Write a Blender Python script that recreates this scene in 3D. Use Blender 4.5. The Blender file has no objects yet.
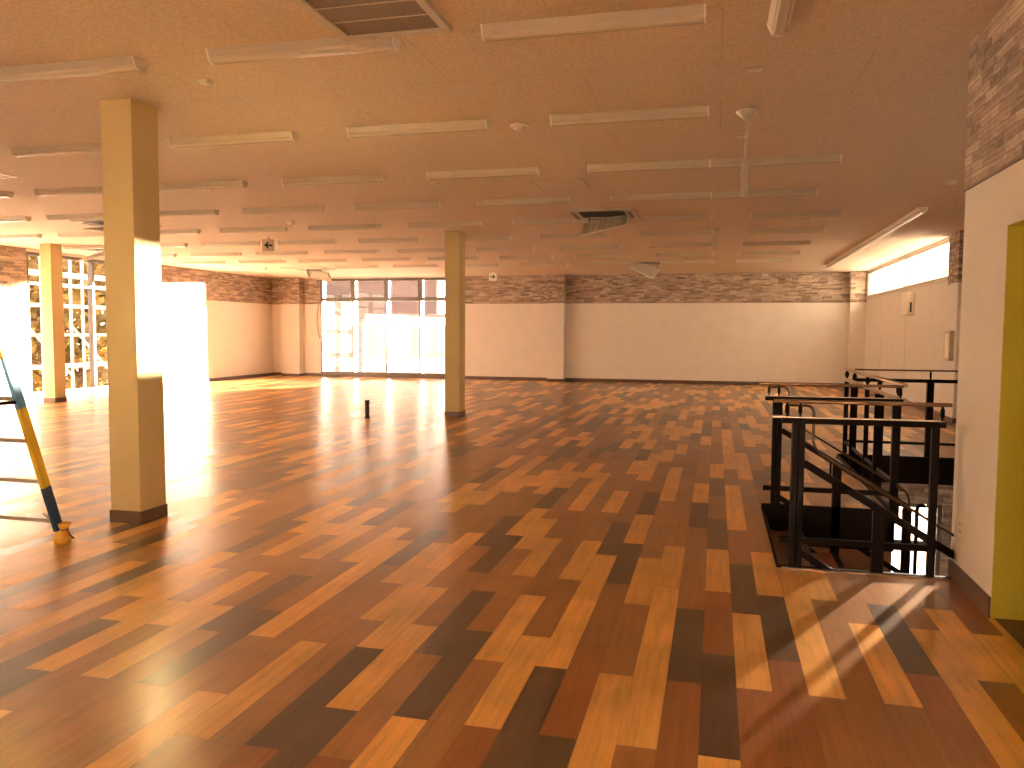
import bpy, bmesh, math, random
from mathutils import Vector, Matrix
R = random.Random(7)
S = bpy.context.scene
COL = S.collection
PI = math.pi

# ------------------------------------------------------------------ materials
def mat(name, col, rough=.5, metal=0., spec=.5):
    m = bpy.data.materials.new(name); m.use_nodes = True
    b = m.node_tree.nodes['Principled BSDF']
    b.inputs['Base Color'].default_value = (*col, 1)
    b.inputs['Roughness'].default_value = rough
    b.inputs['Metallic'].default_value = metal
    b.inputs['Specular IOR Level'].default_value = spec
    return m
def nd(m, t, **kw):
    n = m.node_tree.nodes.new(t)
    for k, v in kw.items(): setattr(n, k, v)
    return n
def ln(m, a, b): m.node_tree.links.new(a, b)
def bsdf(m): return m.node_tree.nodes['Principled BSDF']
def ramp(m, fac, stops):
    r = nd(m, 'ShaderNodeValToRGB'); e = r.color_ramp.elements
    while len(e) < len(stops): e.new(.5)
    for i, (p, c) in enumerate(stops): e[i].position = p; e[i].color = (*c, 1)
    ln(m, fac, r.inputs[0]); return r.outputs[0]
def noisy(name, c0, c1, scale=8., rough=.6, bump=0., stretch=(1, 1, 1), detail=4., metal=0., bscale=None):
    m = mat(name, c0, rough, metal)
    tc = nd(m, 'ShaderNodeTexCoord'); mp = nd(m, 'ShaderNodeMapping'); mp.inputs['Scale'].default_value = stretch
    ln(m, tc.outputs['Object'], mp.inputs[0])
    n = nd(m, 'ShaderNodeTexNoise'); n.inputs['Scale'].default_value = scale; n.inputs['Detail'].default_value = detail
    ln(m, mp.outputs[0], n.inputs[0])
    ln(m, ramp(m, n.outputs[0], [(.3, c0), (.7, c1)]), bsdf(m).inputs['Base Color'])
    if bump:
        n2 = nd(m, 'ShaderNodeTexNoise'); n2.inputs['Scale'].default_value = bscale or scale * 6; n2.inputs['Detail'].default_value = 3
        ln(m, mp.outputs[0], n2.inputs[0])
        bp = nd(m, 'ShaderNodeBump'); bp.inputs['Strength'].default_value = bump; bp.inputs['Distance'].default_value = .004
        ln(m, n2.outputs[0], bp.inputs['Height']); ln(m, bp.outputs[0], bsdf(m).inputs['Normal'])
    return m
M = {}
M['wall'] = noisy('cream wallpaper', (.66, .60, .54), (.70, .64, .58), 3., .75, .15, bscale=90)
M['pillar'] = noisy('pillar wallpaper', (.58, .45, .20), (.62, .49, .23), 3., .7, .12, bscale=90)
M['yellow'] = noisy('olive-lit wallpaper', (.50, .43, .035), (.54, .47, .045), 3., .7, .12, bscale=90)  # cream wall, with the olive tint of its light put into the colour
M['base'] = noisy('baseboard vinyl', (.085, .040, .022), (.11, .055, .03), 5., .4)
M['dark'] = noisy('dark brown steel', (.006, .0028, .0022), (.009, .0042, .0033), 6., .5); bsdf(M['dark']).inputs['Specular IOR Level'].default_value = .07
M['rail'] = noisy('bronze handrail', (.07, .034, .020), (.09, .045, .027), 9., .3, metal=.6)
M['grip'] = noisy('highlit metal grip', (.40, .26, .18), (.46, .30, .21), 9., .24, metal=.9)  # paler than the sloped grips: highlights put into the colour
M['black'] = mat('black', (.012, .010, .010), .5)
M['nosing'] = mat('nosing metal', (.45, .33, .24), .3, .8)
M['white'] = noisy('white enamel', (.50, .43, .34), (.53, .46, .37), 5., .35)
M['lens'] = noisy('lamp diffuser', (.58, .50, .39), (.61, .53, .42), 5., .25)
M['plastic'] = mat('white plastic', (.78, .72, .62), .45)
M['frame'] = noisy('window aluminium', (.10, .085, .075), (.12, .10, .09), 8., .4, metal=.3)
M['frame_pale'] = noisy('pale aluminium', (.42, .36, .30), (.46, .40, .34), 8., .35, metal=.2)
M['sill'] = noisy('window sill', (.55, .48, .40), (.6, .53, .45), 6., .5)
M['slab'] = noisy('concrete', (.16, .12, .10), (.22, .17, .14), 4., .8)
M['tread'] = noisy('stair tread vinyl', (.20, .085, .04), (.26, .12, .055), 4., .4, stretch=(1, 6, 1))
M['soffit'] = noisy('soffit panel', (.42, .30, .20), (.5, .36, .25), 4., .7)
M['red'] = mat('red plastic', (.45, .03, .02), .4)
M['green'] = mat('sign green', (.006, .05, .02), .4)
M['wire'] = mat('black cable', (.015, .012, .012), .5)
M['pipe'] = noisy('floor pipe', (.05, .03, .025), (.07, .045, .035), 8., .45)

def m_ceiling():
    m = mat('ceiling board', (.72, .62, .50), .9)
    tc = nd(m, 'ShaderNodeTexCoord')
    n = nd(m, 'ShaderNodeTexNoise'); n.inputs['Scale'].default_value = 55; n.inputs['Detail'].default_value = 5
    ln(m, tc.outputs['Object'], n.inputs[0])
    c = ramp(m, n.outputs[0], [(.32, (.56, .44, .32)), (.62, (.70, .56, .42))])
    br = nd(m, 'ShaderNodeTexBrick'); br.inputs['Scale'].default_value = 1.
    br.inputs['Brick Width'].default_value = 1.82; br.inputs['Row Height'].default_value = .91
    br.inputs['Mortar Size'].default_value = .0035; br.inputs['Mortar Smooth'].default_value = .2
    br.inputs['Color1'].default_value = br.inputs['Color2'].default_value = (1, 1, 1, 1); br.inputs['Mortar'].default_value = (.80, .77, .74, 1)
    ln(m, tc.outputs['Object'], br.inputs[0])
    mx = nd(m, 'ShaderNodeMixRGB', blend_type='MULTIPLY'); mx.inputs[0].default_value = 1
    ln(m, c, mx.inputs[1]); ln(m, br.outputs[0], mx.inputs[2]); ln(m, mx.outputs[0], bsdf(m).inputs['Base Color'])
    bp = nd(m, 'ShaderNodeBump'); bp.inputs['Strength'].default_value = .25; bp.inputs['Distance'].default_value = .004
    ln(m, n.outputs[0], bp.inputs['Height']); ln(m, bp.outputs[0], bsdf(m).inputs['Normal'])
    return m
M['ceiling'] = m_ceiling()

def m_stone():
    m = mat('stacked stone', (.3, .2, .15), .8)
    tc = nd(m, 'ShaderNodeTexCoord'); sp = nd(m, 'ShaderNodeSeparateXYZ'); ln(m, tc.outputs['Object'], sp.inputs[0])
    ad = nd(m, 'ShaderNodeMath'); ln(m, sp.outputs[0], ad.inputs[0]); ln(m, sp.outputs[1], ad.inputs[1])
    cb = nd(m, 'ShaderNodeCombineXYZ'); ln(m, ad.outputs[0], cb.inputs[0]); ln(m, sp.outputs[2], cb.inputs[1])
    nz = nd(m, 'ShaderNodeTexNoise'); nz.inputs['Scale'].default_value = 5; ln(m, cb.outputs[0], nz.inputs[0])
    dis = nd(m, 'ShaderNodeMixRGB', blend_type='LINEAR_LIGHT'); dis.inputs[0].default_value = .014
    ln(m, cb.outputs[0], dis.inputs[1]); ln(m, nz.outputs['Color'], dis.inputs[2])
    cols = []
    outs = []
    for (w, h, off) in ((.27, .058, .37), (.41, .029, .61)):
        b = nd(m, 'ShaderNodeTexBrick'); b.offset = off; b.offset_frequency = 3; b.squash = .7; b.squash_frequency = 2
        b.inputs['Scale'].default_value = 1; b.inputs['Brick Width'].default_value = w; b.inputs['Row Height'].default_value = h
        b.inputs['Mortar Size'].default_value = .003; b.inputs['Mortar Smooth'].default_value = .5
        b.inputs['Color1'].default_value = (.0, .0, .0, 1); b.inputs['Color2'].default_value = (1, 1, 1, 1); b.inputs['Mortar'].default_value = (0, 0, 0, 1)
        ln(m, dis.outputs[0], b.inputs[0]); outs.append(b)
    mx = nd(m, 'ShaderNodeMixRGB'); mx.inputs[0].default_value = .35
    ln(m, outs[0].outputs[0], mx.inputs[1]); ln(m, outs[1].outputs[0], mx.inputs[2])
    n2 = nd(m, 'ShaderNodeTexNoise'); n2.inputs['Scale'].default_value = 14; n2.inputs['Detail'].default_value = 6
    mp = nd(m, 'ShaderNodeMapping'); mp.inputs['Scale'].default_value = (1, 3.2, 1); ln(m, cb.outputs[0], mp.inputs[0]); ln(m, mp.outputs[0], n2.inputs[0])
    m2 = nd(m, 'ShaderNodeMixRGB'); m2.inputs[0].default_value = .45; ln(m, mx.outputs[0], m2.inputs[1]); ln(m, n2.outputs[0], m2.inputs[2])
    c = ramp(m, m2.outputs[0], [(.12, (.07, .05, .042)), (.34, (.22, .155, .12)), (.55, (.38, .28, .21)), (.8, (.58, .46, .36))])
    ln(m, c, bsdf(m).inputs['Base Color'])
    bp = nd(m, 'ShaderNodeBump'); bp.inputs['Strength'].default_value = .5; bp.inputs['Distance'].default_value = .012
    ln(m, m2.outputs[0], bp.inputs['Height']); ln(m, bp.outputs[0], bsdf(m).inputs['Normal'])
    return m
M['stone'] = m_stone()

def m_floor():
    m = mat('plank vinyl', (.3, .15, .07), .3)
    at = nd(m, 'ShaderNodeAttribute'); at.attribute_name = 'plank'
    tc = nd(m, 'ShaderNodeTexCoord'); mp = nd(m, 'ShaderNodeMapping'); mp.inputs['Scale'].default_value = (38, 2.2, 1)
    ln(m, tc.outputs['Object'], mp.inputs[0])
    w = nd(m, 'ShaderNodeMath', operation='MULTIPLY'); w.inputs[1].default_value = 60; ln(m, at.outputs['Alpha'], w.inputs[0])
    n = nd(m, 'ShaderNodeTexNoise', noise_dimensions='4D'); n.inputs['Scale'].default_value = 1.; n.inputs['Detail'].default_value = 6; n.inputs['Roughness'].default_value = .62
    ln(m, mp.outputs[0], n.inputs['Vector']); ln(m, w.outputs[0], n.inputs['W'])
    g = ramp(m, n.outputs[0], [(.28, (.72, .70, .68)), (.52, (1, 1, 1)), (.75, (1.14, 1.12, 1.08))])
    mx = nd(m, 'ShaderNodeMixRGB', blend_type='MULTIPLY'); mx.inputs[0].default_value = 1
    ln(m, at.outputs['Color'], mx.inputs[1]); ln(m, g, mx.inputs[2])
    # worn, blotchy dirt
    d = nd(m, 'ShaderNodeTexNoise'); d.inputs['Scale'].default_value = 2.3; d.inputs['Detail'].default_value = 6; d.inputs['Roughness'].default_value = .55
    ln(m, tc.outputs['Object'], d.inputs[0])
    dr = ramp(m, d.outputs[0], [(.34, (.76, .75, .74)), (.58, (1, 1, 1))])
    m2 = nd(m, 'ShaderNodeMixRGB', blend_type='MULTIPLY'); m2.inputs[0].default_value = .8
    ln(m, mx.outputs[0], m2.inputs[1]); ln(m, dr, m2.inputs[2])
    ln(m, m2.outputs[0], bsdf(m).inputs['Base Color'])
    rr = nd(m, 'ShaderNodeMapRange'); rr.inputs['From Min'].default_value = .3; rr.inputs['From Max'].default_value = .7
    rr.inputs['To Min'].default_value = .25; rr.inputs['To Max'].default_value = .31
    bsdf(m).inputs['Roughness'].default_value = .28
    bp = nd(m, 'ShaderNodeBump'); bp.inputs['Strength'].default_value = .12; bp.inputs['Distance'].default_value = .001
    ln(m, n.outputs[0], bp.inputs['Height']); ln(m, bp.outputs[0], bsdf(m).inputs['Normal'])
    return m
M['floor'] = m_floor()

def m_glass(name, tint):
    m = bpy.data.materials.new(name); m.use_nodes = True; nt = m.node_tree; nt.nodes.clear()
    o = nd(m, 'ShaderNodeOutputMaterial'); t = nd(m, 'ShaderNodeBsdfTransparent'); g = nd(m, 'ShaderNodeBsdfGlossy')
    t.inputs[0].default_value = (*tint, 1); g.inputs['Roughness'].default_value = .01
    lw = nd(m, 'ShaderNodeLayerWeight'); lw.inputs[0].default_value = .5
    pw = nd(m, 'ShaderNodeMath', operation='POWER'); pw.inputs[1].default_value = 4.5; ln(m, lw.outputs['Facing'], pw.inputs[0])
    f = nd(m, 'ShaderNodeMath', operation='MULTIPLY_ADD'); f.inputs[1].default_value = .8; f.inputs[2].default_value = .04; ln(m, pw.outputs[0], f.inputs[0])
    x = nd(m, 'ShaderNodeMixShader'); ln(m, f.outputs[0], x.inputs[0]); ln(m, t.outputs[0], x.inputs[1]); ln(m, g.outputs[0], x.inputs[2]); ln(m, x.outputs[0], o.inputs[0])
    return m
M['glass'] = m_glass('window glass', (.95, .96, .95)); M['tinted'] = m_glass('tinted window glass', (.75, .73, .73)); M['smoked'] = m_glass('smoked window glass', (.42, .41, .41))

def m_perf():
    m = mat('perforated grille', (.3, .2, .13), .5)
    tc = nd(m, 'ShaderNodeTexCoord'); v = nd(m, 'ShaderNodeTexVoronoi'); v.inputs['Scale'].default_value = 90; v.inputs['Randomness'].default_value = 0
    mp = nd(m, 'ShaderNodeMapping'); mp.inputs['Rotation'].default_value = (0, 0, PI / 4); mp.inputs['Scale'].default_value = (1, 1, 0)
    ln(m, tc.outputs['Object'], mp.inputs[0]); ln(m, mp.outputs[0], v.inputs[0])
    ln(m, ramp(m, v.outputs['Distance'], [(.38, (.02, .012, .008)), (.46, (.42, .31, .22))]), bsdf(m).inputs['Base Color'])
    return m
M['perf'] = m_perf()

def m_leaf(a, b):
    m = noisy('autumn leaves', a, b, 1.3, .6)
    bsdf(m).inputs['Subsurface Weight'].default_value = 0
    return m
M['leaf'] = m_leaf((.24, .135, .012), (.08, .062, .012))
M['leaf2'] = m_leaf((.07, .058, .012), (.22, .125, .012))
M['bark'] = noisy('bark', (.06, .04, .03), (.10, .07, .05), 6., .9)
M['scaff'] = noisy('galvanised tube', (.75, .74, .72), (.8, .79, .77), 6., .45)
M['ground'] = noisy('pale paving', (.60, .56, .52), (.68, .64, .60), 1., .8)
M['mauve'] = noisy('mauve cladding', (.036, .023, .026), (.046, .030, .034), .6, .8)
M['house'] = noisy('pale render', (.6, .52, .48), (.66, .58, .53), .8, .85)
M['roof'] = noisy('roof tile', (.30, .17, .15), (.36, .21, .18), 2., .8)
M['post'] = noisy('grey steel', (.05, .04, .042), (.065, .052, .055), 5., .5)
M['lad_y'] = noisy('yellow paint', (.75, .50, .03), (.8, .55, .05), 5., .35)
M['lad_b'] = noisy('navy paint', (.01, .035, .10), (.015, .05, .14), 5., .3)
M['lad_lb'] = noisy('sky blue tape', (.10, .33, .60), (.14, .38, .66), 5., .4)
M['alu'] = noisy('aluminium', (.5, .45, .38), (.56, .5, .43), 7., .35, metal=.6)
M['sock'] = noisy('golden cloth', (.62, .30, .02), (.78, .42, .05), 14., .6, .6, bscale=20)

# ------------------------------------------------------------------ mesh building
class MB:
    def __init__(s): s.bm = bmesh.new(); s.smooth = False
    def box(s, x0, x1, y0, y1, z0, z1, bev=0.):
        v = [s.bm.verts.new(p) for p in ((x0, y0, z0), (x1, y0, z0), (x1, y1, z0), (x0, y1, z0), (x0, y0, z1), (x1, y0, z1), (x1, y1, z1), (x0, y1, z1))]
        fs = [s.bm.faces.new([v[i] for i in f]) for f in ((3, 2, 1, 0), (4, 5, 6, 7), (0, 1, 5, 4), (1, 2, 6, 5), (2, 3, 7, 6), (3, 0, 4, 7))]
        if bev:
            ed = list({e for f in fs for e in f.edges})
            bmesh.ops.bevel(s.bm, geom=ed, offset=bev, segments=2, affect='EDGES', profile=.5)
        return s
    def bar(s, a, b, w, h, up=(0, 0, 1), ext=0.):
        a = Vector(a); b = Vector(b); d = (b - a).normalized(); a -= d * ext; b += d * ext
        up = Vector(up)
        if abs(d.dot(up)) > .99: up = Vector((0, 1, 0))
        sx = d.cross(up).normalized(); uy = sx.cross(d).normalized()
        vs = []
        for p in (a, b):
            for i, j in ((-1, -1), (1, -1), (1, 1), (-1, 1)): vs.append(s.bm.verts.new(p + sx * (i * w / 2) + uy * (j * h / 2)))
        for f in ((3, 2, 1, 0), (4, 5, 6, 7), (0, 1, 5, 4), (1, 2, 6, 5), (2, 3, 7, 6), (3, 0, 4, 7)): s.bm.faces.new([vs[i] for i in f])
        return s
    def tube(s, pts, r, n=10, cap=True):
        pts = [Vector(p) for p in pts]; rings = []
        up = Vector((0, 0, 1)); prev = None
        for i, p in enumerate(pts):
            d = (pts[min(i + 1, len(pts) - 1)] - pts[max(i - 1, 0)]).normalized()
            if prev is None:
                u = up if abs(d.dot(up)) < .9 else Vector((1, 0, 0)); sx = d.cross(u).normalized()
            else:
                sx = (prev - d * prev.dot(d)).normalized()
            prev = sx; uy = d.cross(sx)
            rr = r[i] if isinstance(r, (list, tuple)) else r
            rings.append([s.bm.verts.new(p + (sx * math.cos(2 * PI * k / n) + uy * math.sin(2 * PI * k / n)) * rr) for k in range(n)])
        for a, b in zip(rings, rings[1:]):
            for k in range(n): s.bm.faces.new((a[k], a[(k + 1) % n], b[(k + 1) % n], b[k])).smooth = True
        if cap: s.bm.faces.new(rings[0][::-1]); s.bm.faces.new(rings[-1])
        return s
    def lathe(s, prof, c=(0, 0, 0), n=24):
        c = Vector(c); return s.tube([c + Vector((0, 0, z)) for r, z in prof], [max(r, .0005) for r, z in prof], n)
    def prism(s, poly, axis, a, b):
        def P(u, v, t): return {'x': (t, u, v), 'y': (u, t, v), 'z': (u, v, t)}[axis]
        A = [s.bm.verts.new(P(u, v, a)) for u, v in poly]; B = [s.bm.verts.new(P(u, v, b)) for u, v in poly]
        n = len(poly)
        s.bm.faces.new(A[::-1]); s.bm.faces.new(B)
        for k in range(n): s.bm.faces.new((A[k], A[(k + 1) % n], B[(k + 1) % n], B[k]))
        return s
    def rot(s, m, piv):
        piv = Vector(piv)
        for v in s.bm.verts: v.co = piv + m @ (v.co - piv)
        return s
    def build(s, name, m, parent=None):
        bmesh.ops.recalc_face_normals(s.bm, faces=s.bm.faces[:])
        o = parent; off = Vector((0, 0, 0))
        while o is not None: off += o.location; o = o.parent
        for v in s.bm.verts: v.co -= off
        me = bpy.data.meshes.new(name); s.bm.to_mesh(me); s.bm.free(); me.materials.append(m)
        ob = bpy.data.objects.new(name, me); COL.objects.link(ob); ob.parent = parent
        return ob
def B(*a, **k): return MB().box(*a, **k)
def tag(o, label=None, cat=None, group=None, kind=None):
    if label: o['label'] = label
    if cat: o['category'] = cat
    if group: o['group'] = group
    if kind: o['kind'] = kind
    return o
def thing(name, loc, label, cat, group=None):
    o = bpy.data.objects.new(name, None); o.empty_display_size = .1; COL.objects.link(o); o.location = loc
    return tag(o, label, cat, group)
def struct(name, mb, m, parent=None):
    o = mb.build(name, m, parent)
    if parent is None: o['kind'] = 'structure'
    return o
def dup(root, loc, label):
    r = root.copy(); COL.objects.link(r); r.location = loc; r['label'] = label
    for ch in list(root.children):
        c = ch.copy(); COL.objects.link(c); c.parent = r
        for g in list(ch.children):
            d = g.copy(); COL.objects.link(d); d.parent = c
    return r

# ------------------------------------------------------------------ dimensions
C = 3.23; XL, XR = -14.4, 4.0; YB = 24.4; YF = -4.0; XC = 1.44; YC = 5.45; BAND = 2.37
WX0, WX1, WY0, WY1, WY2 = .41, 1.455, 5.38, 7.2, 10.35      # stair well

# ------------------------------------------------------------------ floor
PC = {'t': (.84, .47, .13), 'm': (.37, .18, .062), 'd': (.12, .072, .042), 'r': (.31, .12, .038)}
KNOWN = {0: {-1: 'm', 0: 't', 1: 't', 2: 't', 3: 'm', 4: 'm', 5: 'm'}, -1: {0: 't', 1: 'm', 2: 't', 3: 'm', 4: 'm', 5: 't', 6: 't'},
 -2: {-1: 'd', 0: 'r', 1: 'm', 2: 'd', 3: 't', 4: 'd', 5: 'm', 6: 'm'}, -3: {0: 'd', 1: 't', 2: 't', 3: 'd', 4: 'm', 5: 'm'},
 -4: {-1: 'r', 0: 't', 1: 'm', 2: 't', 3: 'm', 4: 't', 5: 'm'}, -5: {-1: 'r', 0: 'm', 1: 't', 2: 'm', 3: 'm', 4: 'm', 5: 'm'},
 -6: {-1: 't', 0: 'd', 1: 'm', 2: 't', 3: 'm', 4: 't', 5: 't'}, -7: {-1: 'r', 0: 'm', 1: 'd', 2: 'm', 3: 't', 4: 'm', 5: 'm'},
 -8: {-1: 'd', 0: 't', 1: 'm', 2: 'd', 3: 't', 4: 'd'}, -9: {-1: 'r', 0: 'd', 1: 't', 2: 'm', 3: 'd', 4: 'm'},
 -10: {-1: 'm', 0: 'm', 1: 't', 2: 't', 3: 'm', 4: 'm', 5: 't'}, -11: {-1: 'm', 0: 't', 1: 'm', 2: 't', 3: 'm', 4: 'm', 5: 't'},
 -12: {-1: 't', 0: 'm', 1: 'm', 2: 'd', 3: 'm', 4: 't'}, -13: {-1: 'm', 0: 'm', 1: 't', 2: 't', 3: 'm', 4: 't'},
 -14: {-1: 'm', 0: 'd', 1: 'm', 2: 't', 3: 'm', 4: 't'}, -15: {-1: 'm', 0: 'm', 1: 'd', 2: 'm', 3: 'm'},
 -16: {-1: 'm', 0: 't', 1: 'm', 2: 't', 3: 'd', 4: 'm'}, -17: {-1: 't', 0: 'm', 1: 't', 2: 'm', 3: 't'},
 -18: {-1: 'd', 0: 't', 1: 'm', 2: 't', 3: 'm'}, -19: {-1: 'm', 0: 'd', 1: 't', 2: 'm', 3: 't'}, -20: {0: 'm', 1: 't', 2: 'd', 3: 't'},
 -21: {0: 't', 1: 't', 2: 'm', 3: 'd'}, -22: {0: 'm', 1: 'd', 2: 'm'}, -23: {0: 'm', 1: 't'}, -24: {0: 'm', 1: 'm'},
 1: {0: 'r', 1: 'd', 2: 'm', 3: 'm', 4: 'd', 5: 't', 6: 'm'}, 2: {-1: 't', 0: 'd', 1: 'r', 2: 't', 3: 'd', 4: 'm', 5: 'd', 6: 't'},
 3: {0: 'r', 1: 't', 2: 'd', 3: 'm', 4: 't', 5: 't', 6: 'm'}, 4: {0: 'r', 1: 'd', 2: 't', 3: 'm', 4: 'm', 5: 'm', 6: 't'},
 5: {-1: 'r', 0: 'm', 1: 't', 2: 't', 3: 'm'}, 6: {-1: 'm', 0: 'm', 1: 'm', 2: 't'}, 7: {0: 'm', 1: 't', 2: 'm', 3: 'm'},
 8: {0: 'r', 1: 'd', 2: 'm', 3: 'm'}, 9: {0: 't', 1: 't', 2: 'm', 3: 'm'}, 10: {0: 'r', 1: 't', 2: 'm', 3: 'm'}, 11: {0: 'm', 1: 't', 2: 'r', 3: 'm'}, 12: {0: 't', 1: 't', 2: 'm'}}
HOLES = ((WX0, XR + 1, WY0, WY1), (WX1, XR + 1, WY1, WY2))
def subtract(rects):
    for hx0, hx1, hy0, hy1 in HOLES:
        out = []
        for x0, x1, y0, y1 in rects:
            if x1 <= hx0 or x0 >= hx1 or y1 <= hy0 or y0 >= hy1: out.append((x0, x1, y0, y1)); continue
            if y0 < hy0: out.append((x0, x1, y0, hy0))
            if y1 > hy1: out.append((x0, x1, hy1, y1))
            a, b = max(y0, hy0), min(y1, hy1)
            if x0 < hx0: out.append((x0, hx0, a, b))
            if x1 > hx1: out.append((hx1, x1, a, b))
        rects = out
    return rects
fb = bmesh.new(); fl = fb.loops.layers.float_color.new('plank')
W = .1455; L = .95; gap = .0005
for k in range(-96, 32):
    for n in range(-9, 24):
        y0 = (2.87 if k % 2 == 0 else 2.525) + L * n; x0 = -.32 + W * k
        x1, y1 = x0 + W, y0 + L
        x0c, x1c, y0c, y1c = max(x0, XL), min(x1, XR), max(y0, YF), min(y1, YB)
        if x0c >= x1c or y0c >= y1c: continue
        cl = KNOWN.get(k, {}).get(n) or R.choices('tmdr', (.32, .36, .22, .10))[0]
        c = PC[cl]; f = R.uniform(.88, 1.12); h = R.uniform(-.03, .03)
        cc = (c[0] * f * (1 + h), c[1] * f, c[2] * f * (1 - h), R.random())
        for (a, b_, d, e) in subtract([(x0c, x1c, y0c, y1c)]):
            if b_ - a < .003 or e - d < .003: continue
            vs = [fb.verts.new(p) for p in ((a + gap, d + gap, 0), (b_ - gap, d + gap, 0), (b_ - gap, e - gap, 0), (a + gap, e - gap, 0))]
            for lp in fb.faces.new(vs).loops: lp[fl] = cc
me = bpy.data.meshes.new('floor'); fb.to_mesh(me); fb.free(); me.materials.append(M['floor'])
floor = bpy.data.objects.new('floor', me); COL.objects.link(floor); floor['kind'] = 'structure'
mb = MB()
for r in subtract([(XL - .2, XR + .2, YF - .2, YB + .2)]): mb.box(*r, -.25, -.0015)
struct('floor_slab', mb, M['slab'], floor)

# ------------------------------------------------------------------ ceiling and walls
struct('ceiling', B(XL - .2, XR + .2, YF - .2, YB + .2, C, C + .25), M['ceiling'])
T = .2
def holed(axis, c0, c1, a0, a1, holes, z0=0., z1=C):
    """wall slab between c0..c1 on the other axis, running a0..a1, with window holes (a,b,zl,zh)"""
    mb = MB(); cuts = sorted(holes); cur = a0
    def bx(a, b, l, h):
        if b - a < .001 or h - l < .001: return
        mb.box(a, b, c0, c1, l, h) if axis == 'x' else mb.box(c0, c1, a, b, l, h)
    for a, b, l, h in cuts:
        bx(cur, a, z0, z1); bx(a, b, z0, max(l, z0)); bx(a, b, min(h, z1), z1); cur = b
    bx(cur, a1, z0, z1); return mb
LW = (14.45, 18.75, .05, 3.17)                          # the seen glazing of the left wall
LW_ADDED = (5.7, 11.2, .3, 2.2)                             # added glazing, out of view, to brighten the near part of the room
BW = (-12.62, -7.98, .10, 3.19)
wl = struct('wall_left', holed('y', XL - T, XL, YF, YB, [LW, LW_ADDED]), M['wall'])
wb = struct('wall_back', holed('x', YB, YB + T, XL - T, XR + T, [BW]), M['wall'])
RW = [(9.6, 12.2, .30, .54), (15.98, 24.02, 2.5, 3.19)]
wr = struct('wall_right', holed('y', XR, XR + T, 14.6, YB, RW[1:], z0=-3.5).box(XR, XR + T, YC - .01, 9.6, -3.5, C).box(XR, XR + T, 9.6, 12.2, -3.5, .30).box(XR, XR + T, 9.6, 12.2, .54, C).box(XR, XR + T, 12.2, 14.6, -3.5, C), M['wall'])
wf = struct('wall_front', holed('x', YF - T, YF, XL - T, XR + T, []), M['wall'])
# block wall at the right with a passage opening
OP0, OP1, OPZ = 3.62, 4.69, 2.06
mb = MB().box(XC, XC + .14, OP1, YC, 0, C).box(XC, XC + .14, OP0, OP1, OPZ, C).box(XC, XC + .14, YF, -3.6, 0, C).box(XC, XC + .14, 1.2, OP0, 0, C).box(XC, XC + .14, -3.6, 1.2, 0, .3).box(XC, XC + .14, -3.6, 1.2, 1.1, C).box(XC + .14, XR, YC - .14, YC, -3.5, C)
wc = struct('wall_stair', mb, M['wall'])
mb = MB().box(XC + .002, XC + 1.6, OP1 - .005, OP1 + .1, 0, OPZ).box(XC + .002, XC + 1.6, OP0 - .1, OP0 + .005, 0, OPZ).box(XC + 1.5, XC + 1.6, OP0, OP1, 0, OPZ).box(XC + .002, XC + 1.6, OP0 - .1, OP1 + .1, OPZ - .005, OPZ + .1)
struct('passage_threshold', B(XC + .02, XC + 1.5, OP0, OP1, 0, .005), M['base'], wc)
struct('passage_lining', mb, M['yellow'], wc)
# stone bands (wall cladding parts)
e = .008
def band(mb, par): mb.build('stone_band', M['stone'], par)
band(MB().box(XL, XL + e, YF, LW[0] - .0, BAND, C).box(XL, XL + e, LW[1], YB, BAND, C), wl)
band(MB().box(XL, BW[0], YB - e, YB, BAND, C).box(BW[1], XR, YB - e, YB, BAND, C), wb)
band(MB().box(XR - e, XR, YC, 15.98, BAND, C).box(XR - e, XR, 24.02, YB, BAND, C), wr)
band(MB().box(XC - e, XC, YF, YC + e, BAND, C).box(XC, XR, YC, YC + e, BAND, C), wc)
struct('trim_1', B(XC - .012, XC, YF, YC + .012, BAND - .012, BAND), M['base'])
# pilasters
def pilaster(par, x0, x1, y0, y1):
    p = B(x0, x1, y0, y1, 0, C).build('pilaster', M['wall'], par)
    B(x0 - e, x1 + e, y0 - e, y1, BAND, C).build('stone_band', M['stone'], p)
    B(x0 - e, x1 + e, y0 - e, y1, 0, .085).build('skirting', M['base'], p)
pilaster(wb, -13.90, -13.25, YB - .3, YB)
pilaster(wb, -4.95, -4.45, YB - .3, YB)
pilaster(wb, 3.60, XR, YB - .3, YB)
pilaster(wr, XR - .09, XR, 15.0, 15.5)
# vertical joint on right wall
for y in (19.21, 21.9): B(XR - .003, XR, y - .004, y + .004, .09, 2.5).build('panel_joint', M['sill'], wr)
# baseboards
bh = .085
struct('baseboard_left', MB().box(XL, XL + .012, YF, LW[0], 0, bh).box(XL, XL + .012, LW[1], YB, 0, bh), M['base'])
struct('baseboard_back', MB().box(XL, XR, YB - .012, YB, 0, bh + .015), M['base'])
struct('baseboard_right', MB().box(XR - .012, XR, WY2 + .05, YB, 0, bh), M['base'])
struct('baseboard_stair', MB().box(XC - .012, XC, OP1 - .002, YC, 0, .115).box(XC - .012, XC, YF, OP0, 0, .115), M['base'])

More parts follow.
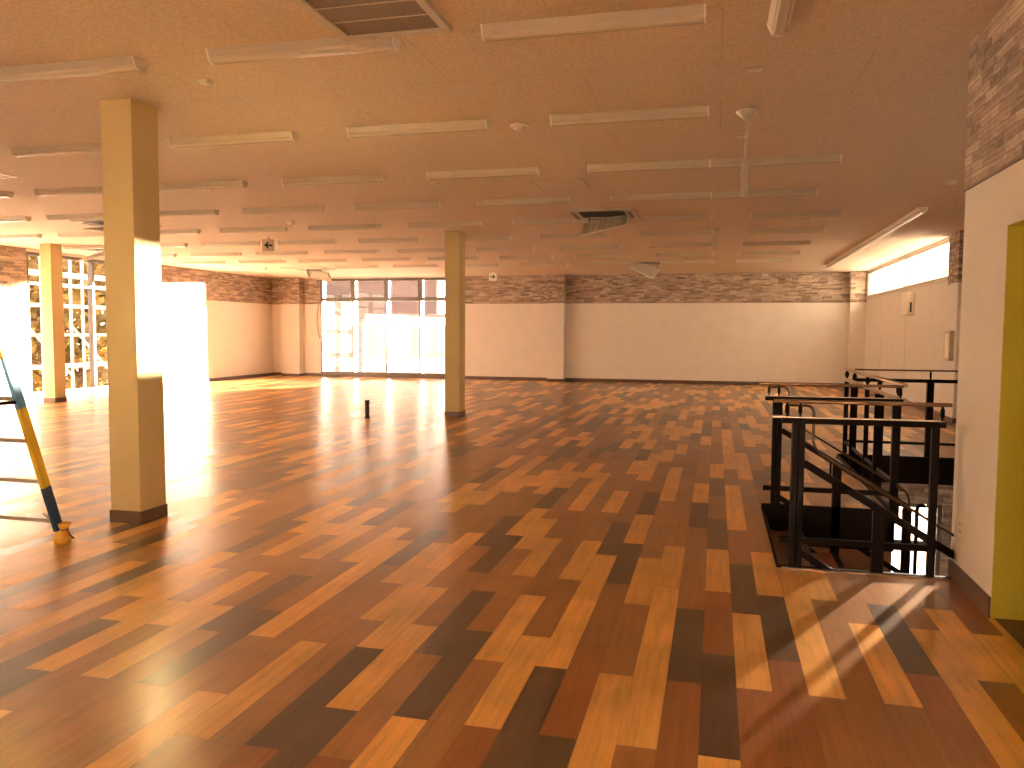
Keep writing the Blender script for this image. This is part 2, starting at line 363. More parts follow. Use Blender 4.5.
# ------------------------------------------------------------------ windows
def pane_frame(name, axis, c, a, zs, depth, w, m, glass='glass'):
    """grid window: mullions at positions a, rails at heights zs; plane at c (outer side + for the room wall)"""
    mb = MB()
    def bx(p0, p1, z0, z1, d=depth):
        mb.box(p0, p1, c, c + d, z0, z1) if axis == 'x' else mb.box(c, c + d, p0, p1, z0, z1)
    for i, p in enumerate(a):
        q = min(max(p, a[0] + w / 2), a[-1] - w / 2)
        bx(q - w / 2, q + w / 2, zs[0], zs[-1])
    for i, z in enumerate(zs):
        q = min(max(z, zs[0] + w / 2), zs[-1] - w / 2)
        for p0, p1 in zip(a, a[1:]): bx(p0 + w / 2, p1 - w / 2, q - w / 2, q + w / 2)
    f = mb.build(name, m); f['kind'] = 'structure'
    for p0, p1 in zip(a, a[1:]):
        for z0, z1 in zip(zs, zs[1:]):
            g = c + depth * .5
            (B(p0 + w / 2, p1 - w / 2, g, g + .006, z0 + w / 2, z1 - w / 2) if axis == 'x' else B(g, g + .006, p0 + w / 2, p1 - w / 2, z0 + w / 2, z1 - w / 2)).build('glass_pane', M[glass], f)
    return f
pane_frame('window_1', 'y', XL - .16, [LW[0], 16.40, 18.75], [LW[2], 2.50, LW[3]], .14, .07, M['frame'], 'tinted')
pane_frame('window_2', 'x', YB - .02, [-12.62, -11.46, -10.30, -9.14, -7.98], [BW[2], 2.50, BW[3]], .26, .065, M['frame'], 'tinted')
mb = MB()
for x0, x1 in zip([-12.62, -11.46, -10.30, -9.14], [-11.46, -10.30, -9.14, -7.98]):
    a0, a1, z0, z1 = x0 + .035, x1 - .035, 2.535, BW[3] - .033
    for r in ((a0, a0 + .05, z0, z1), (a1 - .05, a1, z0, z1), (a0 + .05, a1 - .05, z0, z0 + .05), (a0 + .05, a1 - .05, z1 - .05, z1)): mb.box(r[0], r[1], YB - .015, YB + .05, r[2], r[3])
mb.build('transom_sash', M['frame'], bpy.data.objects['window_2'])
pane_frame('window_3', 'y', XR + .02, [15.98, 19.6, 24.02], [2.5, 3.19], .12, .05, M['frame_pale'])
pane_frame('window_added_4', 'y', XR + .02, [9.6, 12.2], [.30, .54], .12, .05, M['frame_pale'], 'smoked')  # added unseen slot, sized to let a sun patch onto the stair-side floor
pane_frame('window_added_5', 'y', XL - .16, [5.7, 8.45, 11.2], [.3, 2.2], .12, .07, M['frame'])  # added window out of view, lights the near left
struct('trim_2', B(XR - .03, XR + .02, 15.95, 24.05, 2.465, 2.5), M['sill'])

# ------------------------------------------------------------------ stairs: opening trims, steps, lower storey
mb = MB().box(WX0, XR, WY0, WY0 + .03, -.30, .012).box(WX0 - .0, WX0 + .02, WY0 + .03, WY1, -.08, -.0)
struct('trim_3', mb, M['dark'])
struct('trim_4', MB().box(WX0, WX1, WY1 - .03, WY1, -.30, .045).box(WX1 - .015, WX1 + .01, WY1 - .0, WY2, -.30, .045).box(WX1, XR, WY2 - .03, WY2, -.26, .06), M['dark'])
struct('trim_5', MB().box(WX1 - .02, WX1 - .006, WY1 + .05, WY2 - .1, .0, .014).box(WX0 + .03, XC - .02, WY0 - .022, WY0 - .002, 0, .008), M['nosing'])
st = thing('staircase', (WX0, 6.3, -.17), 'brown staircase going down to the right inside the black railings', 'stairs')
for i in range(8):
    x = WX0 + .02 + .283 * i; z = -.17 * (i + 1)
    p = MB().box(x, x + .31, WY0 + .09, WY1 - .05, z - .04, z).box(x - .0, x + .015, WY0 + .09, WY1 - .05, z, z + .13).build('step', M['tread'], st)
    B(x + .265, x + .31, WY0 + .095, WY1 - .055, z, z + .006).build('nosing', M['black'], p)
B(WX0 + .02 + .283 * 8, XR - .01, WY0 + .09, WY1, -1.57, -1.53).build('landing', M['tread'], st)
for i in range(10):
    y = WY1 + .283 * i; z = -1.53 - .18 * (i + 1)
    MB().box(2.72, XR - .01, y, y + .3, z - .04, z).build('step', M['tread'], st)
for y in (WY0 + .11, WY1 - .07):
    MB().bar((WX0 + .06, y, -.22), (2.72, y, -1.72), .03, .24).build('stringer', M['dark'], st)
# lower storey
YL = 12.2
struct('floor_lower', B(-2, 9, 4, 40, -3.6, -3.5), M['ground'])
struct('wall_flight', B(-.5, WX1, WY1 - .012, WY1 + .05, -3.5, -.30), M['tread'])
wlo = struct('wall_lower', holed('x', YL, YL + T, -.5, XR, [(.3, 3.10, -2.7, -.86)], z0=-3.5, z1=-.25), M['stone'])
struct('wall_under', MB().box(-.6, -.5, WY0 - .2, YL + T, -3.5, -.25).box(-.6, XC + .14, WY0 - .2, WY0 - .02, -3.5, -.25), M['wall'])
pane_frame('window_added_7', 'y', XC + .01, [-3.6, -2, -.4, 1.2], [.3, 1.1], .1, .06, M['frame'])  # added unseen window in the near right wall, brightens the foreground
pane_frame('window_6', 'x', YL + .03, [.3, 1.7, 3.10], [-2.7, -1.42, -.86], .12, .06, M['frame'])

# ------------------------------------------------------------------ railings
XR2 = 1.53
def curve(p0, p1, p2, n=5):
    p0, p1, p2 = map(Vector, (p0, p1, p2))
    return [(1 - t) ** 2 * p0 + 2 * t * (1 - t) * p1 + t * t * p2 for t in [i / n for i in range(n + 1)]]
def stair_rail(y, xr, label, closed):
    t = thing('stair_railing', (.5, y, 0), label, 'railing')
    D = M['dark']
    for x in (.502, .542): B(x - .019, x + .019, y - .035, y + .035, -.3, .93, bev=.003).build('post', D, t)
    B(xr - .078, xr - .033, y - .02, y + .02, -.3, .93, bev=.003).build('post', D, t)
    B(.42, xr, y - .025, y + .025, .93, .968, bev=.004).build('top_rail', D, t)
    B(.42, xr - .03, y - .018, y + .018, .16, .20, bev=.003).build('bottom_rail', D, t)
    B(.36, .44, y - .022, y + .022, .966, .978, bev=.003).build('rail_end', M['nosing'], t)
    B(.425, xr - .005, y - .021, y + .021, .968, .972).build('highlight_strip', M['nosing'], t)  # pale strip that draws the highlight along the top of the dark rail
    h = MB().tube([(.37, y, 1.07), (xr + .03 * (1 - closed), y, 1.07)], .013, 10).build('hand_grip', M['grip'], t)
    for x in (.45, .53, xr - .02):
        MB().lathe([(.007, .965), (.007, .99), (.013, 1.0), (.013, 1.04), (.007, 1.05), (.007, 1.065)], (x, y, 0), 10).build('grip_pin', M['dark'], t)
    sl = lambda x, k: k - .6 * (x - .5)
    xe = 1.56
    MB().bar((.56, y, sl(.56, .715)), (xe, y, sl(xe, .715)), .045, .045).build('sloped_rail', D, t)
    MB().bar((.53, y, sl(.53, .135)), (xe, y, sl(xe, .135)), .035, .042).build('lower_rail', D, t)
    gz = lambda x: sl(x, .835)
    pts = [(.46, y + .0, 1.045)] + curve((.56, y, 1.045), (.612, y, 1.045), (.612, y, .99)) + curve((.612, y, .84), (.612, y, gz(.612)), (.68, y, gz(.68))) + [(1.50, y, gz(1.50))] + curve((1.52, y, gz(1.52)), (1.575, y, gz(1.575)), (1.578, y, gz(1.575) - .10))
    MB().tube(pts, .009, 8).build('sloped_grip', M['rail'], t)
    for x in (.72, 1.12, 1.48): MB().tube([(x, y, sl(x, .73)), (x, y, gz(x))], .007, 8).build('grip_pin', M['dark'], t)
    for x in (1.01, 1.56): B(x - .035, x + .035, y - .02, y + .02, -.72 if x > 1.2 else -.5, sl(x, .70), bev=.003).build('stair_post', D, t)
    MB().tube([(1.635, y, -.75), (1.635, y, .02)] + curve((1.635, y, .06), (1.635, y, .11), (1.70, y, .09)) , .016, 8).build('newel_tube', D, t)
    return t
stair_rail(WY0 + .02, 1.37, 'nearest dark steel stair railing, ending at the cream wall', 0)
stair_rail(WY1 - .01, 1.50, 'second dark stair railing, on the far side of the descending flight', 1)
t = thing('stair_railing', (XR2, 8.8, 0), 'dark railing running away from camera along the left edge of stairwell', 'railing')
for y, w in ((10.33, .05), (9.78, .075), (8.98, .045), (8.33, .085), (7.5, .045)):
    B(XR2 - w / 2, XR2 + w / 2, y - .012, y + .012, -.1, .93, bev=.003).build('post', M['dark'], t)
    MB().lathe([(.010, .965), (.014, .985), (.024, 1.0), (.024, 1.035), (.012, 1.05), (.010, 1.065)], (XR2, y, 0), 12).build('grip_pin', M['dark'], t)
B(XR2 - .013, XR2 + .013, 7.26, 10.36, .93, .97, bev=.004).build('top_rail', M['nosing'], t)  # pale metal here and on the grip paints the lit rail tops
MB().tube([(XR2, 7.25, 1.075), (XR2, 10.42, 1.075)], .017, 10).build('hand_grip', M['nosing'], t)
B(XR2 - .010, XR2 + .010, 7.26, 10.36, .19, .22).build('bottom_rail', M['dark'], t)
t = thing('stair_railing', (2.6, WY2, 0), 'farthest dark stair railing, crossing in front of the right wall', 'railing')
yy = WY2 + .04
for x in (2.455, 3.42): 
    B(x - .036, x + .036, yy - .03, yy + .03, -.1, .93, bev=.003).build('post', M['dark'], t)
    MB().lathe([(.008, .965), (.012, .99), (.012, 1.04), (.008, 1.065)], (x, yy, 0), 10).build('grip_pin', M['dark'], t)
B(1.60, XR - .005, yy - .025, yy + .025, .93, .97, bev=.004).build('top_rail', M['dark'], t)
B(1.56, XR - .005, yy - .016, yy + .016, .195, .225).build('bottom_rail', M['dark'], t)
MB().tube([(1.62, yy, 1.072), (XR - .005, yy, 1.072)], .009, 8).build('hand_grip', M['rail'], t)

# ------------------------------------------------------------------ pillars
def pillar(x0, x1, y0, y1, label):
    t = thing('pillar', ((x0 + x1) / 2, (y0 + y1) / 2, 0), label, 'pillar')
    B(x0, x1, y0, y1, 0, C, bev=.004).build('shaft', M['pillar'], t)
    B(x0 - .008, x1 + .008, y0 - .008, y1 + .008, 0, .095, bev=.002).build('skirting', M['base'], t)
pillar(-4.555, -4.285, 5.30, 5.60, 'nearest square cream pillar, beside the stepladder')
pillar(-4.585, -4.315, 13.44, 13.76, 'square cream pillar in the middle, right of the far window')
pillar(-13.34, -13.07, 13.72, 14.02, 'square cream pillar in front of the left window with the trees')

# ------------------------------------------------------------------ ceiling lights
def make_light(label, LEN=1.24):
    t = thing('ceiling_light', (0, 0, C), label, 'ceiling light', 'linear ceiling lights')
    h = LEN / 2
    MB().prism([(-.062, C), (.062, C), (.06, C - .010), (.036, C - .042), (-.036, C - .042), (-.06, C - .010)], 'x', -h + .012, h - .012).build('housing', M['white'], t)
    MB().prism([(-.037, C - .040), (.037, C - .040), (.036, C - .058), (.024, C - .070), (0, C - .074), (-.024, C - .070), (-.036, C - .058)], 'x', -h + .01, h - .01).build('diffuser', M['lens'], t)
    for s in (-1, 1):
        MB().prism([(-.065, C), (.065, C), (.063, C - .012), (.040, C - .064), (0, C - .078), (-.040, C - .064), (-.063, C - .012)], 'x', s * h - .012 if s > 0 else -h, h if s > 0 else -h + .012).build('end_cap', M['plastic'], t)
    return t
ORD = ['first', 'second', 'third', 'fourth', 'fifth', 'sixth', 'seventh', 'eighth', 'ninth', 'tenth']
ROWY = [4.56, 6.53, 8.50, 10.42, 12.36, 14.26, 16.18, 18.08, 20.03]
RIGHTS = [1.69, -.085, -1.85, -3.61, -5.35, -7.02, -8.69, -10.32, -12.0]
FIRST = {0: 1, 1: 1, 2: 1, 3: 1}; LAST = {0: 3, 1: 4, 2: 6, 3: 8, 4: 8, 5: 8, 6: 8, 7: 8, 8: 8}
proto = None
for i, y in enumerate(ROWY):
    cols = [RIGHTS[j] for j in range(FIRST.get(i, 0), LAST[i] + 1)]
    if i in (2, 3): cols = [1.14] + cols
    for j, r in enumerate(cols):
        lab = 'unlit white linear ceiling light, %s row from the camera, %s counting from the right' % (ORD[i], ORD[j])
        p = (r - .62, y, C)
        if proto is None: proto = make_light(lab); proto.location = p
        else: dup(proto, p, lab)
o = dup(proto, (.305, 4.24, C), 'white ceiling light pointing towards the camera at the top edge of the photo'); o.rotation_euler = (0, 0, PI / 2)
del o['group']
t = make_light('very long white ceiling light strip beside the high windows on the right', 9.7)
t.location = (2.71, 17.05, C); t.rotation_euler = (0, 0, PI / 2); del t['group']

# ------------------------------------------------------------------ ceiling equipment
t = thing('return_air_grille', (-1.82, 3.95, C), 'large perforated air grille in the ceiling at the top edge of the photo', 'vent')
x0, x1, y0, y1 = -2.16, -1.49, 3.4, 4.50
MB().box(x0, x1, y0, y0 + .05, C - .03, C, bev=.004).box(x0, x1, y1 - .05, y1, C - .03, C, bev=.004).box(x0, x0 + .05, y0 + .05, y1 - .05, C - .03, C, bev=.004).box(x1 - .05, x1, y0 + .05, y1 - .05, C - .03, C, bev=.004).build('frame', M['white'], t)
B(x0 + .05, x1 - .05, y0 + .05, y1 - .05, C - .016, C - .006).build('perforated_panel', M['perf'], t)
for k in range(1, 4): B(x0 + .05, x1 - .05, y1 - .05 - .2 * k - .004, y1 - .05 - .2 * k + .004, C - .02, C - .016).build('divider', M['white'], t)

def cassette(cx, cy, label, pitch, roll, hinge='far', yaw=0):
    t = thing('air_conditioner', (cx, cy, C), label, 'air conditioner')
    a, b = .47, .33
    mb = MB()
    for s in (-1, 1):
        mb.box(cx - a, cx + a, cy + s * (a + b) / 2 - (a - b) / 2, cy + s * (a + b) / 2 + (a - b) / 2, C - .035, C, bev=.006)
        mb.box(cx + s * (a + b) / 2 - (a - b) / 2, cx + s * (a + b) / 2 + (a - b) / 2, cy - b, cy + b, C - .035, C, bev=.006)
    f = mb.build('frame', M['white'], t)
    for s in (-1, 1):
        B(cx + s * .40 - .03, cx + s * .40 + .03, cy - .28, cy + .28, C - .041, C - .034).build('air_slot', M['frame'], f)
        B(cx - .28, cx + .28, cy + s * .40 - .03, cy + s * .40 + .03, C - .041, C - .034).build('air_slot', M['frame'], f)
    B(cx - b, cx + b, cy - b, cy + b, C - .012, C - .001).build('cavity_shade', M['black'], t)  # flat black sheet in place of the shade inside the open unit
    rot = Matrix.Rotation(yaw, 3, 'Z') @ Matrix.Rotation(roll, 3, 'Y') @ Matrix.Rotation(pitch, 3, 'X')
    piv = Vector((cx, cy + b - .05, C - .04))
    w = .33
    y1_, y0_ = piv.y, piv.y - 2 * w
    mb = MB().box(cx - w, cx + w, y0_, y0_ + .06, C - .06, C - .04).box(cx - w, cx + w, y1_ - .06, y1_, C - .06, C - .04).box(cx - w, cx - w + .06, y0_ + .06, y1_ - .06, C - .06, C - .04).box(cx + w - .06, cx + w, y0_ + .06, y1_ - .06, C - .06, C - .04)
    g = mb.rot(rot, piv).build('hanging_grille', M['plastic'], t)
    mb = MB()
    for k in range(12):
        x = cx - w + .06 + (2 * w - .12) * (k + .5) / 12
        mb.box(x - .012, x + .012, y0_ + .06, y1_ - .06, C - .056, C - .044)
    mb.rot(rot, piv).build('louvre', M['plastic'], g)
    for s in (-1, 1):
        p = piv + rot @ (Vector((cx + s * .25, y1_ - .02, C - .04)) - piv)
        MB().tube([(cx + s * .25, y1_ - .02, C - .015), p], .006, 6).build('hinge_cord', M['black'], t)
cassette(-1.62, 11.85, 'ceiling air conditioner with its grille hanging open, nearest of them, right of middle pillar', math.radians(22), math.radians(-12))
cassette(-1.68, 20.3, 'small-looking far ceiling air conditioner, grille hanging askew before the long back wall', math.radians(24), math.radians(25))
cassette(-10.9, 20.6, 'ceiling air conditioner with hanging grille above the far four-pane window', math.radians(26), math.radians(8), yaw=.7)
cassette(-9.45, 11.3, 'ceiling air conditioner with hanging grille, just left of the nearest pillar', math.radians(11), math.radians(6))
cassette(-12.72, 14.65, 'far ceiling air conditioner with hanging grille, left of nearest pillar near the left window', math.radians(20), math.radians(-8))

def access_panel(x0, x1, y0, y1, label, m):
    t = thing('access_panel', ((x0 + x1) / 2, (y0 + y1) / 2, C), label, 'ceiling hatch')
    mb = MB()
    w = .012
    if m is M['white']: w = .03
    mb.box(x0, x1, y0, y0 + w, C - .006, C).box(x0, x1, y1 - w, y1, C - .006, C).box(x0, x0 + w, y0 + w, y1 - w, C - .006, C).box(x1 - w, x1, y0 + w, y1 - w, C - .006, C)
    mb.build('frame', m, t); B(x0 + w + .003, x1 - w - .003, y0 + w + .003, y1 - w - .003, C - .003, C).build('hatch_cover', M['ceiling'], t)
access_panel(-2.10, -1.50, 9.15, 9.78, 'thin framed ceiling hatch between the third and fourth light rows', M['sill'])
access_panel(-1.55, -.95, 13.1, 13.7, 'faint framed ceiling hatch just beyond the nearest open air conditioner', M['sill'])
access_panel(-8.45, -7.78, 7.05, 7.72, 'bright-framed ceiling hatch cut by the left edge of the photo', M['white'])

def sensor(x, y, label, w=.13, d=.05, h=.03, m='plastic'):
    t = thing('ceiling_sensor', (x, y, C), label, 'ceiling sensor')
    B(x - w / 2, x + w / 2, y - d / 2, y + d / 2, C - h * .5, C, bev=.003).build('base_plate', M[m], t)
    B(x - w * .38, x + w * .38, y - d * .36, y + d * .36, C - h, C - h * .5, bev=.003).build('cover', M['plastic'], t)
sensor(-3.47, 5.04, 'small white ceiling sensor just right above the nearest pillar', .08, .07)
sensor(.21, 5.64, 'small flat ceiling sensor nearer the camera than the hanging white cord', .12, .04, .02, 'sill')
sensor(.19, 7.49, 'small flat ceiling sensor just beyond the hanging white cord mount', .12, .04, .02, 'sill')
sensor(-3.2, 9.0, 'small white ceiling sensor right at the start of a third-row light', .12, .05)
sensor(2.56, 10.2, 'small white ceiling sensor beside the stone-topped wall at right', .10, .08, .04)
sensor(-6.57, 11.7, 'boxy white ceiling sensor above the left exit sign', .10, .10, .06)
sensor(-5.42, 12.37, 'slanting white ceiling sensor left of the middle pillar', .12, .06)
sensor(-6.1, 8.9, 'thin white ceiling sensor right of the nearest pillar near third light row', .12, .04)
sensor(1.3, 13.2, 'tiny white ceiling sensor left of the long light strip', .10, .05)
t = thing('smoke_detector', (-1.63, 6.72, C), 'round white smoke detector between two lights of the second row', 'smoke detector')
MB().lathe([(.085, C), (.085, C - .012), (.075, C - .020)], (-1.63, 6.72, 0), 28).build('mounting_ring', M['plastic'], t)
MB().lathe([(.055, C - .020), (.055, C - .034), (.04, C - .042), (.01, C - .044)], (-1.63, 6.72, 0), 28).build('sensor_head', M['plastic'], t)

def reel(x, y, zt, zb, label, k=1.):
    t = thing('hanging_socket', (x, y, C), label, 'hanging socket')
    MB().lathe([(.085 * k, C), (.085 * k, C - .01), (.03 * k, C - .06), (.022 * k, C - .075)], (x, y, 0), 24).build('ceiling_rose', M['white'], t)
    MB().tube([(x, y, C - .07), (x - .006, y, (C + zt) / 2), (x - .004, y, zt)], .008, 8).build('cord', M['white'], t)
    b = B(x - .030 * k, x + .030 * k, y - .028, y + .028, zb, zt, bev=.008).build('socket_body', M['white'], t)
    B(x - .046 * k, x - .030 * k, y - .02, y + .02, zt - .16, zt - .05, bev=.004).build('side_clip', M['white'], b)
    MB().lathe([(.03, zb - .015), (.034, zb), (.02, zb + .01)], (x, y, 0), 16).build('end_collar', M['sill'], b)
reel(.20, 6.69, 2.84, 2.58, 'white hanging socket pole on a long cord from the ceiling, near right')
reel(-.05, 14.05, 3.10, 2.90, 'short white hanging socket far off, below and left of longer one', .9)

def exit_sign(x, y, label, side, yaw):
    t = thing('exit_sign', (x, y, C), label, 'exit sign')
    B(x - .025, x + .025, y - .02, y + .02, C - .04, C).build('bracket', M['plastic'], t)
    b = B(x - .115, x + .115, y - .03, y + .03, C - .27, C - .04, bev=.006).build('sign_box', M['plastic'], t)
    c = C - .155; s = side; f = y - .034
    poly = [(x + s * .075, c), (x + s * .005, c + .072), (x - s * .005, c + .045), (x + s * .012, c + .016), (x - s * .075, c + .016), (x - s * .075, c - .016), (x + s * .012, c - .016), (x - s * .005, c - .045), (x + s * .005, c - .072)]
    MB().prism(poly, 'y', f, f + .006).build('arrow', M['green'], b)
    t.rotation_euler = (0, 0, yaw)
exit_sign(-8.1, 13.6, 'hanging exit sign with left-pointing arrow, left half of the ceiling', -1, .75)
exit_sign(-6.25, 22.6, 'small far exit sign with right-pointing arrow, right of middle pillar', 1, 0)

# ------------------------------------------------------------------ small wall and floor things
t = thing('wall_speaker', (XR, 18.7, 1.9), 'white wall box with a dark slot under the high windows', 'speaker')
B(XR - .16, XR, 18.45, 18.95, 1.9, 2.38, bev=.01).build('case', M['plastic'], t)
B(XR - .09, XR - .055, 18.44, 18.452, 1.96, 2.16).build('slot', M['black'], t)
t = thing('switch_panel', (XR, 15.35, 1.1), 'tall pale wall panel at right, behind the stair railing', 'panel')
pxx = XR - .09
B(pxx - .07, pxx, 15.1, 15.42, 1.05, 1.56, bev=.008).build('case', M['white'], t)
B(pxx - .076, pxx - .07, 15.14, 15.38, 1.10, 1.51).build('cover', M['plastic'], t)
t = thing('fire_call_point', (XR, 15.78, 1.1), 'small fire call point with red button left of pale wall panel', 'alarm')
B(XR - .05, XR, 15.66, 15.9, 1.12, 1.55, bev=.006).build('case', M['white'], t)
B(XR - .062, XR - .05, 15.71, 15.85, 1.16, 1.28, bev=.004).build('button', M['red'], t)
t = thing('wall_socket', (XC, 5.27, .3), 'small cream socket plate low on the near wall by the stairs', 'socket')
B(XC - .006, XC, 5.20, 5.32, .29, .42, bev=.003).build('plate', M['plastic'], t)
for z in (.33, .375): B(XC - .008, XC - .006, 5.23, 5.29, z - .012, z + .012).build('outlet', M['sill'], t)
t = thing('floor_stub', (-5.81, 12.89, 0), 'short dark pipe standing on the open floor', 'pipe')
MB().lathe([(.045, 0), (.048, .02), (.04, .03), (.04, .26), (.046, .265), (.046, .29)], (-5.81, 12.89, 0), 16).build('pipe', M['pipe'], t)
MB().lathe([(.046, .29), (.042, .31), (.01, .315)], (-5.81, 12.89, 0), 16).build('cap', M['pipe'], t)
tag(MB().tube([(-12.68, YB - .012, 2.36), (-12.74, YB - .03, 2.1), (-12.75, YB - .03, 1.7), (-12.68, YB - .03, 1.35), (-12.66, YB - .015, 1.25)], .008, 6).build('cable', M['wire']), 'thin black cable hanging on the wall left of the far window', 'cable')

# ------------------------------------------------------------------ stepladder at the left edge
t = thing('stepladder', (-4.72, 4.2, 0), 'yellow and blue stepladder cut by the left edge, foot wrapped in golden cloth', 'ladder')
lean = .30; XA, XB2 = -4.43, -5.12; HT = 1.75
def lp(z, side, front=False):
    x = (XA - .02 * z) if side else (XB2 + .02 * z)
    yb = 4.68 - lean * z
    if front: yb = 4.68 - 2 * lean * HT + lean * z - .06
    return Vector((x, yb, z))
for front in (False, True):
    for side in (True, False):
        secs = [(.10, .42, 'lad_b'), (.42, .98, 'lad_y'), (.98, 1.32, 'lad_lb'), (1.32, HT, 'lad_y')]
        for z0, z1, m in secs:
            MB().bar(lp(z0, side, front), lp(z1, side, front), .032, .062, up=(0, 1, 0)).build('side_rail', M[m], t)
        MB().bar(lp(.12, side, front) + Vector((-.018 if side else .018, 0, 0)), lp(HT, side, front) + Vector((-.018 if side else .018, 0, 0)), .006, .045, up=(0, 1, 0)).build('rail_channel', M['alu'], t)
        a = lp(.0, side, front)
        MB().lathe([(.052, 0), (.060, .03), (.045, .075), (.034, .10), (.055, .125), (.058, .145), (.02, .15)], (a.x, a.y, 0), 14).build('foot_cover', M['sock'], t)
        MB().tube([(a.x + .035 * math.cos(q), a.y + .04 * math.sin(q), .098) for q in [k * PI / 5 for k in range(11)]] + [(a.x + .09, a.y - .02, .06), (a.x + .14, a.y - .05, .055)], .006, 6).build('tie_cord', M['wire'], t)
    for z in (.17, .46, .75, 1.04, 1.33, 1.6):
        a, b = lp(z, True, front), lp(z, False, front)
        MB().bar(a, b, .045, .026, up=(0, 0, 1)).build('rung', M['alu'], t)
B(-5.08, -4.47, 4.68 - 2 * lean * HT + lean * HT - .12, 4.68 - lean * HT + .06, HT - .01, HT + .03, bev=.006).build('top_step', M['alu'], t)
for side in (True, False):
    a, b = lp(1.02, side), lp(1.02, side, True)
    MB().bar(a, b, .012, .022).build('spreader', M['dark'], t)
    MB().tube([lp(.22, side) + Vector((-.09 if side else .09, 0, 0)), lp(.12, side)], .008, 6).build('foot_brace', M['alu'], t)

# ------------------------------------------------------------------ outdoors
struct('ground', B(-70, 60, -40, 120, -4.1, -3.9), M['ground'])
def scaffold():
    t = thing('scaffold', (-16.4, 17.5, -3.9), 'white tube scaffold standing outside the left window', 'scaffold')
    for x in (-16.0, -16.9):
        for y in (13.2, 14.6, 16.0, 17.4, 18.8, 20.2, 21.6): MB().tube([(x, y, -3.9), (x, y, 4.2)], .035, 8).build('upright', M['scaff'], t)
        for z in (-.6, .55, 1.35, 2.1, 2.9): MB().tube([(x, 13.0, z), (x, 21.8, z)], .032, 8).build('ledger', M['scaff'], t)
    for y0 in (14.6, 17.4): 
        MB().tube([(-16.0, y0, 1.6), (-16.0, y0 + 1.4, .3)], .032, 8).build('brace', M['scaff'], t)
        MB().tube([(-16.0, y0 + 1.4, 1.6), (-16.0, y0 + 2.8, .3)], .032, 8).build('brace', M['scaff'], t)
scaffold()
def tree(x, y, r, h, zc, label, m, seed):
    rr = random.Random(seed)
    t = thing('tree', (x, y, -3.9), label, 'tree')
    mb = MB().tube([(x, y, -3.9), (x + .1, y, -1.5), (x, y + .1, zc)], [.22, .17, .08], 10)
    for k in range(7):
        a = rr.uniform(0, 2 * PI); z = rr.uniform(-1.5, zc)
        mb.tube([(x, y, z), (x + math.cos(a) * r * .4, y + math.sin(a) * r * .4, z + .8), (x + math.cos(a) * r * .75, y + math.sin(a) * r * .75, z + 1.3)], [.07, .045, .02], 6)
    mb.build('trunk', M['bark'], t)
    mb = MB(); bm = mb.bm
    cl = [(rr.uniform(-.8, .8) * r, rr.uniform(-.8, .8) * r, rr.uniform(-1, 1) * h) for _ in range(60)]
    for k in range(6500):
        c = rr.choice(cl); p = Vector((x + c[0] + rr.gauss(0, .42), y + c[1] + rr.gauss(0, .42), zc + c[2] + rr.gauss(0, .38)))
        u = Vector((rr.gauss(0, 1), rr.gauss(0, 1), rr.gauss(0, 1))).normalized(); v = u.orthogonal().normalized(); s = rr.uniform(.10, .18)
        bm.faces.new([bm.verts.new(q) for q in (p - u * s, p + v * s * .55, p + u * s, p - v * s * .55)])
    mb.build('foliage', m, t)
tree(-21.0, 17.3, 2.0, 3.2, .6, 'yellow autumn tree outside the left window, straight behind the pillar there', M['leaf'], 1)
tree(-20.8, 22.9, 2.0, 3.4, .9, 'yellow-green tree outside, seen through the main left pane', M['leaf2'], 2)
tree(-26.2, 26.2, 2.2, 3.4, .8, 'golden tree outside, seen at the right end of left window', M['leaf'], 3)
tree(-31.0, 29.5, 2.2, 3.4, .8, 'farthest yellowish tree outside, right of the golden one', M['leaf2'], 4)
def canopy():
    t = thing('canopy_building', (-16.5, 37, -3.9), 'dark mauve raised building seen through top of the far window', 'building')
    MB().box(-36, -11.6, 33, 42, 3.1, 8.5).box(-15.2, -11.6, 33, 42, 2.25, 3.1).build('upper_storey', M['mauve'], t)
    for x in (-35, -29, -23.5, -19.2, -15.3): B(x - .16, x + .16, 33.2, 33.5, -3.9, 3.1).build('post', M['post'], t)
    for z in (1.35, .3): B(-19.2, -15.3, 33.25, 33.35, z, z + .22).build('cross_beam', M['post'], t)
    MB().bar((-19.2, 33.3, .3), (-17.2, 33.3, 1.4), .08, .1).build('brace', M['post'], t)
    for x in (-16.4, -17.2, -18.3): B(x - .13, x + .13, 33.25, 33.45, -2.5, 3.1).build('mullion_post', M['post'], t)
canopy()
t = thing('house', (-22, 56, -3.9), 'pale house with a pinkish roof far beyond the far window', 'house')
B(-27, -17, 54, 60, -3.9, -.2).build('wall', M['house'], t)
MB().prism([(53.4, -.3), (60.6, -.3), (57, 1.9)], 'x', -27.5, -16.5).build('roof', M['roof'], t)

# ------------------------------------------------------------------ light
w = bpy.data.worlds.new('sky'); S.world = w; w.use_nodes = True
nt = w.node_tree; bg = nt.nodes['Background']
tc = nt.nodes.new('ShaderNodeTexCoord'); sp = nt.nodes.new('ShaderNodeSeparateXYZ'); rp = nt.nodes.new('ShaderNodeValToRGB')
nt.links.new(tc.outputs['Generated'], sp.inputs[0]); nt.links.new(sp.outputs[2], rp.inputs[0])
rp.color_ramp.elements[0].position = 0.; rp.color_ramp.elements[0].color = (1., .74, .46, 1)
rp.color_ramp.elements[1].position = .5; rp.color_ramp.elements[1].color = (.88, .69, .50, 1)
nt.links.new(rp.outputs[0], bg.inputs[0]); bg.inputs[1].default_value = 7.0

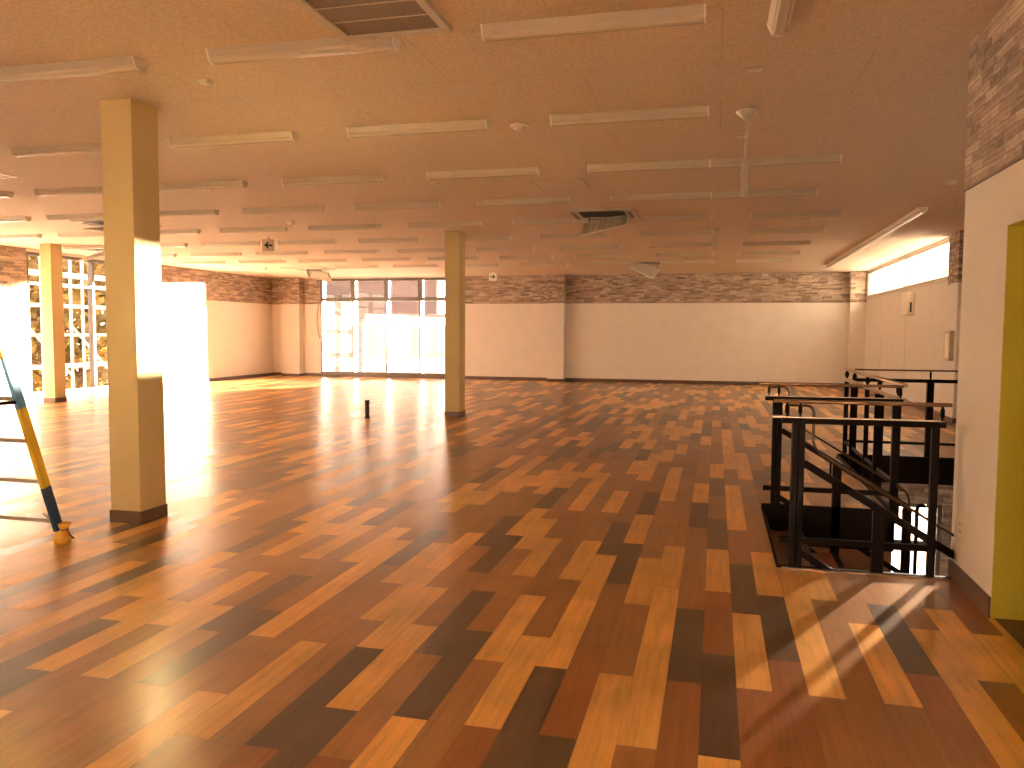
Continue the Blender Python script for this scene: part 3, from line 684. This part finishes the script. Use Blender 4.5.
def lamp(name, kind, loc, direction, energy, color, **kw):
    d = bpy.data.lights.new(name, kind); d.energy = energy; d.color = color
    for k, v in kw.items(): setattr(d, k, v)
    o = bpy.data.objects.new(name, d); COL.objects.link(o); o.location = loc
    o.rotation_euler = Vector(direction).to_track_quat('-Z', 'Y').to_euler(); return o
lamp('sun', 'SUN', (5, 40, 12), (-.50, -1, -.071), 190., (1, .83, .62), angle=math.radians(1.6))
def portal(name, loc, d, sx, sy):
    o = lamp(name, 'AREA', loc, d, 1., (1, 1, 1), shape='RECTANGLE', size=sx, size_y=sy); o.data.cycles.is_portal = True
    return o
portal('portal_back', (-10.3, YB + .27, 1.65), (0, -1, 0), 4.64, 3.1)
def portal_y(name, x, y, z, ly, lz, s):
    o = portal(name, (x, y, z), (s, 0, 0), 1, 1)
    m = Matrix(((0, 0, -s), (1, 0, 0), (0, 1 * -s * -1, 0)))
    zax = Vector((-s, 0, 0)); xax = Vector((0, 1, 0)); yax = zax.cross(xax)
    o.rotation_euler = Matrix((xax, yax, zax)).transposed().to_euler(); o.data.size = ly; o.data.size_y = lz
portal_y('portal_stair_wall', XC + .13, -1.2, .7, 4.8, .8, -1)
portal_y('portal_left', XL - .19, 16.6, 1.6, 4.3, 3.12, 1)
portal_y('portal_left_near', XL - .19, 8.45, 1.25, 5.5, 1.9, 1)
portal_y('portal_right', XR + .19, 20., 2.84, 8.04, .58, -1)
portal_y('portal_right_near', XR + .19, 10.9, .42, 2.6, .24, -1)
for x, y in ((2.5, 14.5), (2.5, 18)):
    lamp('lower_fill', 'AREA', (x, y, -.3), (0, 0, -1), 500., (1, .9, .75), shape='RECTANGLE', size=3., size_y=2.)  # added fill to whiten the view through the lower window, no fixture there

# ------------------------------------------------------------------ camera
F, yaw, pitch, roll = 809.45, .2458, -.0644, .0057
cy, sy, cp, spn = math.cos(yaw), math.sin(yaw), math.cos(pitch), math.sin(pitch)
fwd = Vector((-sy * cp, cy * cp, spn)); rgt = Vector((cy, sy, 0)); up = rgt.cross(fwd)
r2 = math.cos(roll) * rgt + math.sin(roll) * up; u2 = -math.sin(roll) * rgt + math.cos(roll) * up
cam = bpy.data.cameras.new('camera'); co = bpy.data.objects.new('camera', cam); COL.objects.link(co)
cam.sensor_width = 36; cam.lens = F / 1024 * 36; cam.clip_end = 300; cam.clip_start = .05
co.matrix_world = Matrix.Translation((0, 0, 1.5)) @ Matrix((r2, u2, -fwd)).transposed().to_4x4()
S.camera = co
vs = S.view_settings; vs.view_transform = 'Standard'; vs.look = 'None'; vs.gamma = 1; vs.exposure = 1.35; vs.use_curve_mapping = False
S.cycles.use_denoising = True; S.cycles.max_bounces = 12; S.cycles.diffuse_bounces = 6; S.cycles.glossy_bounces = 4; S.cycles.transparent_max_bounces = 12
S.cycles.sample_clamp_indirect = 8
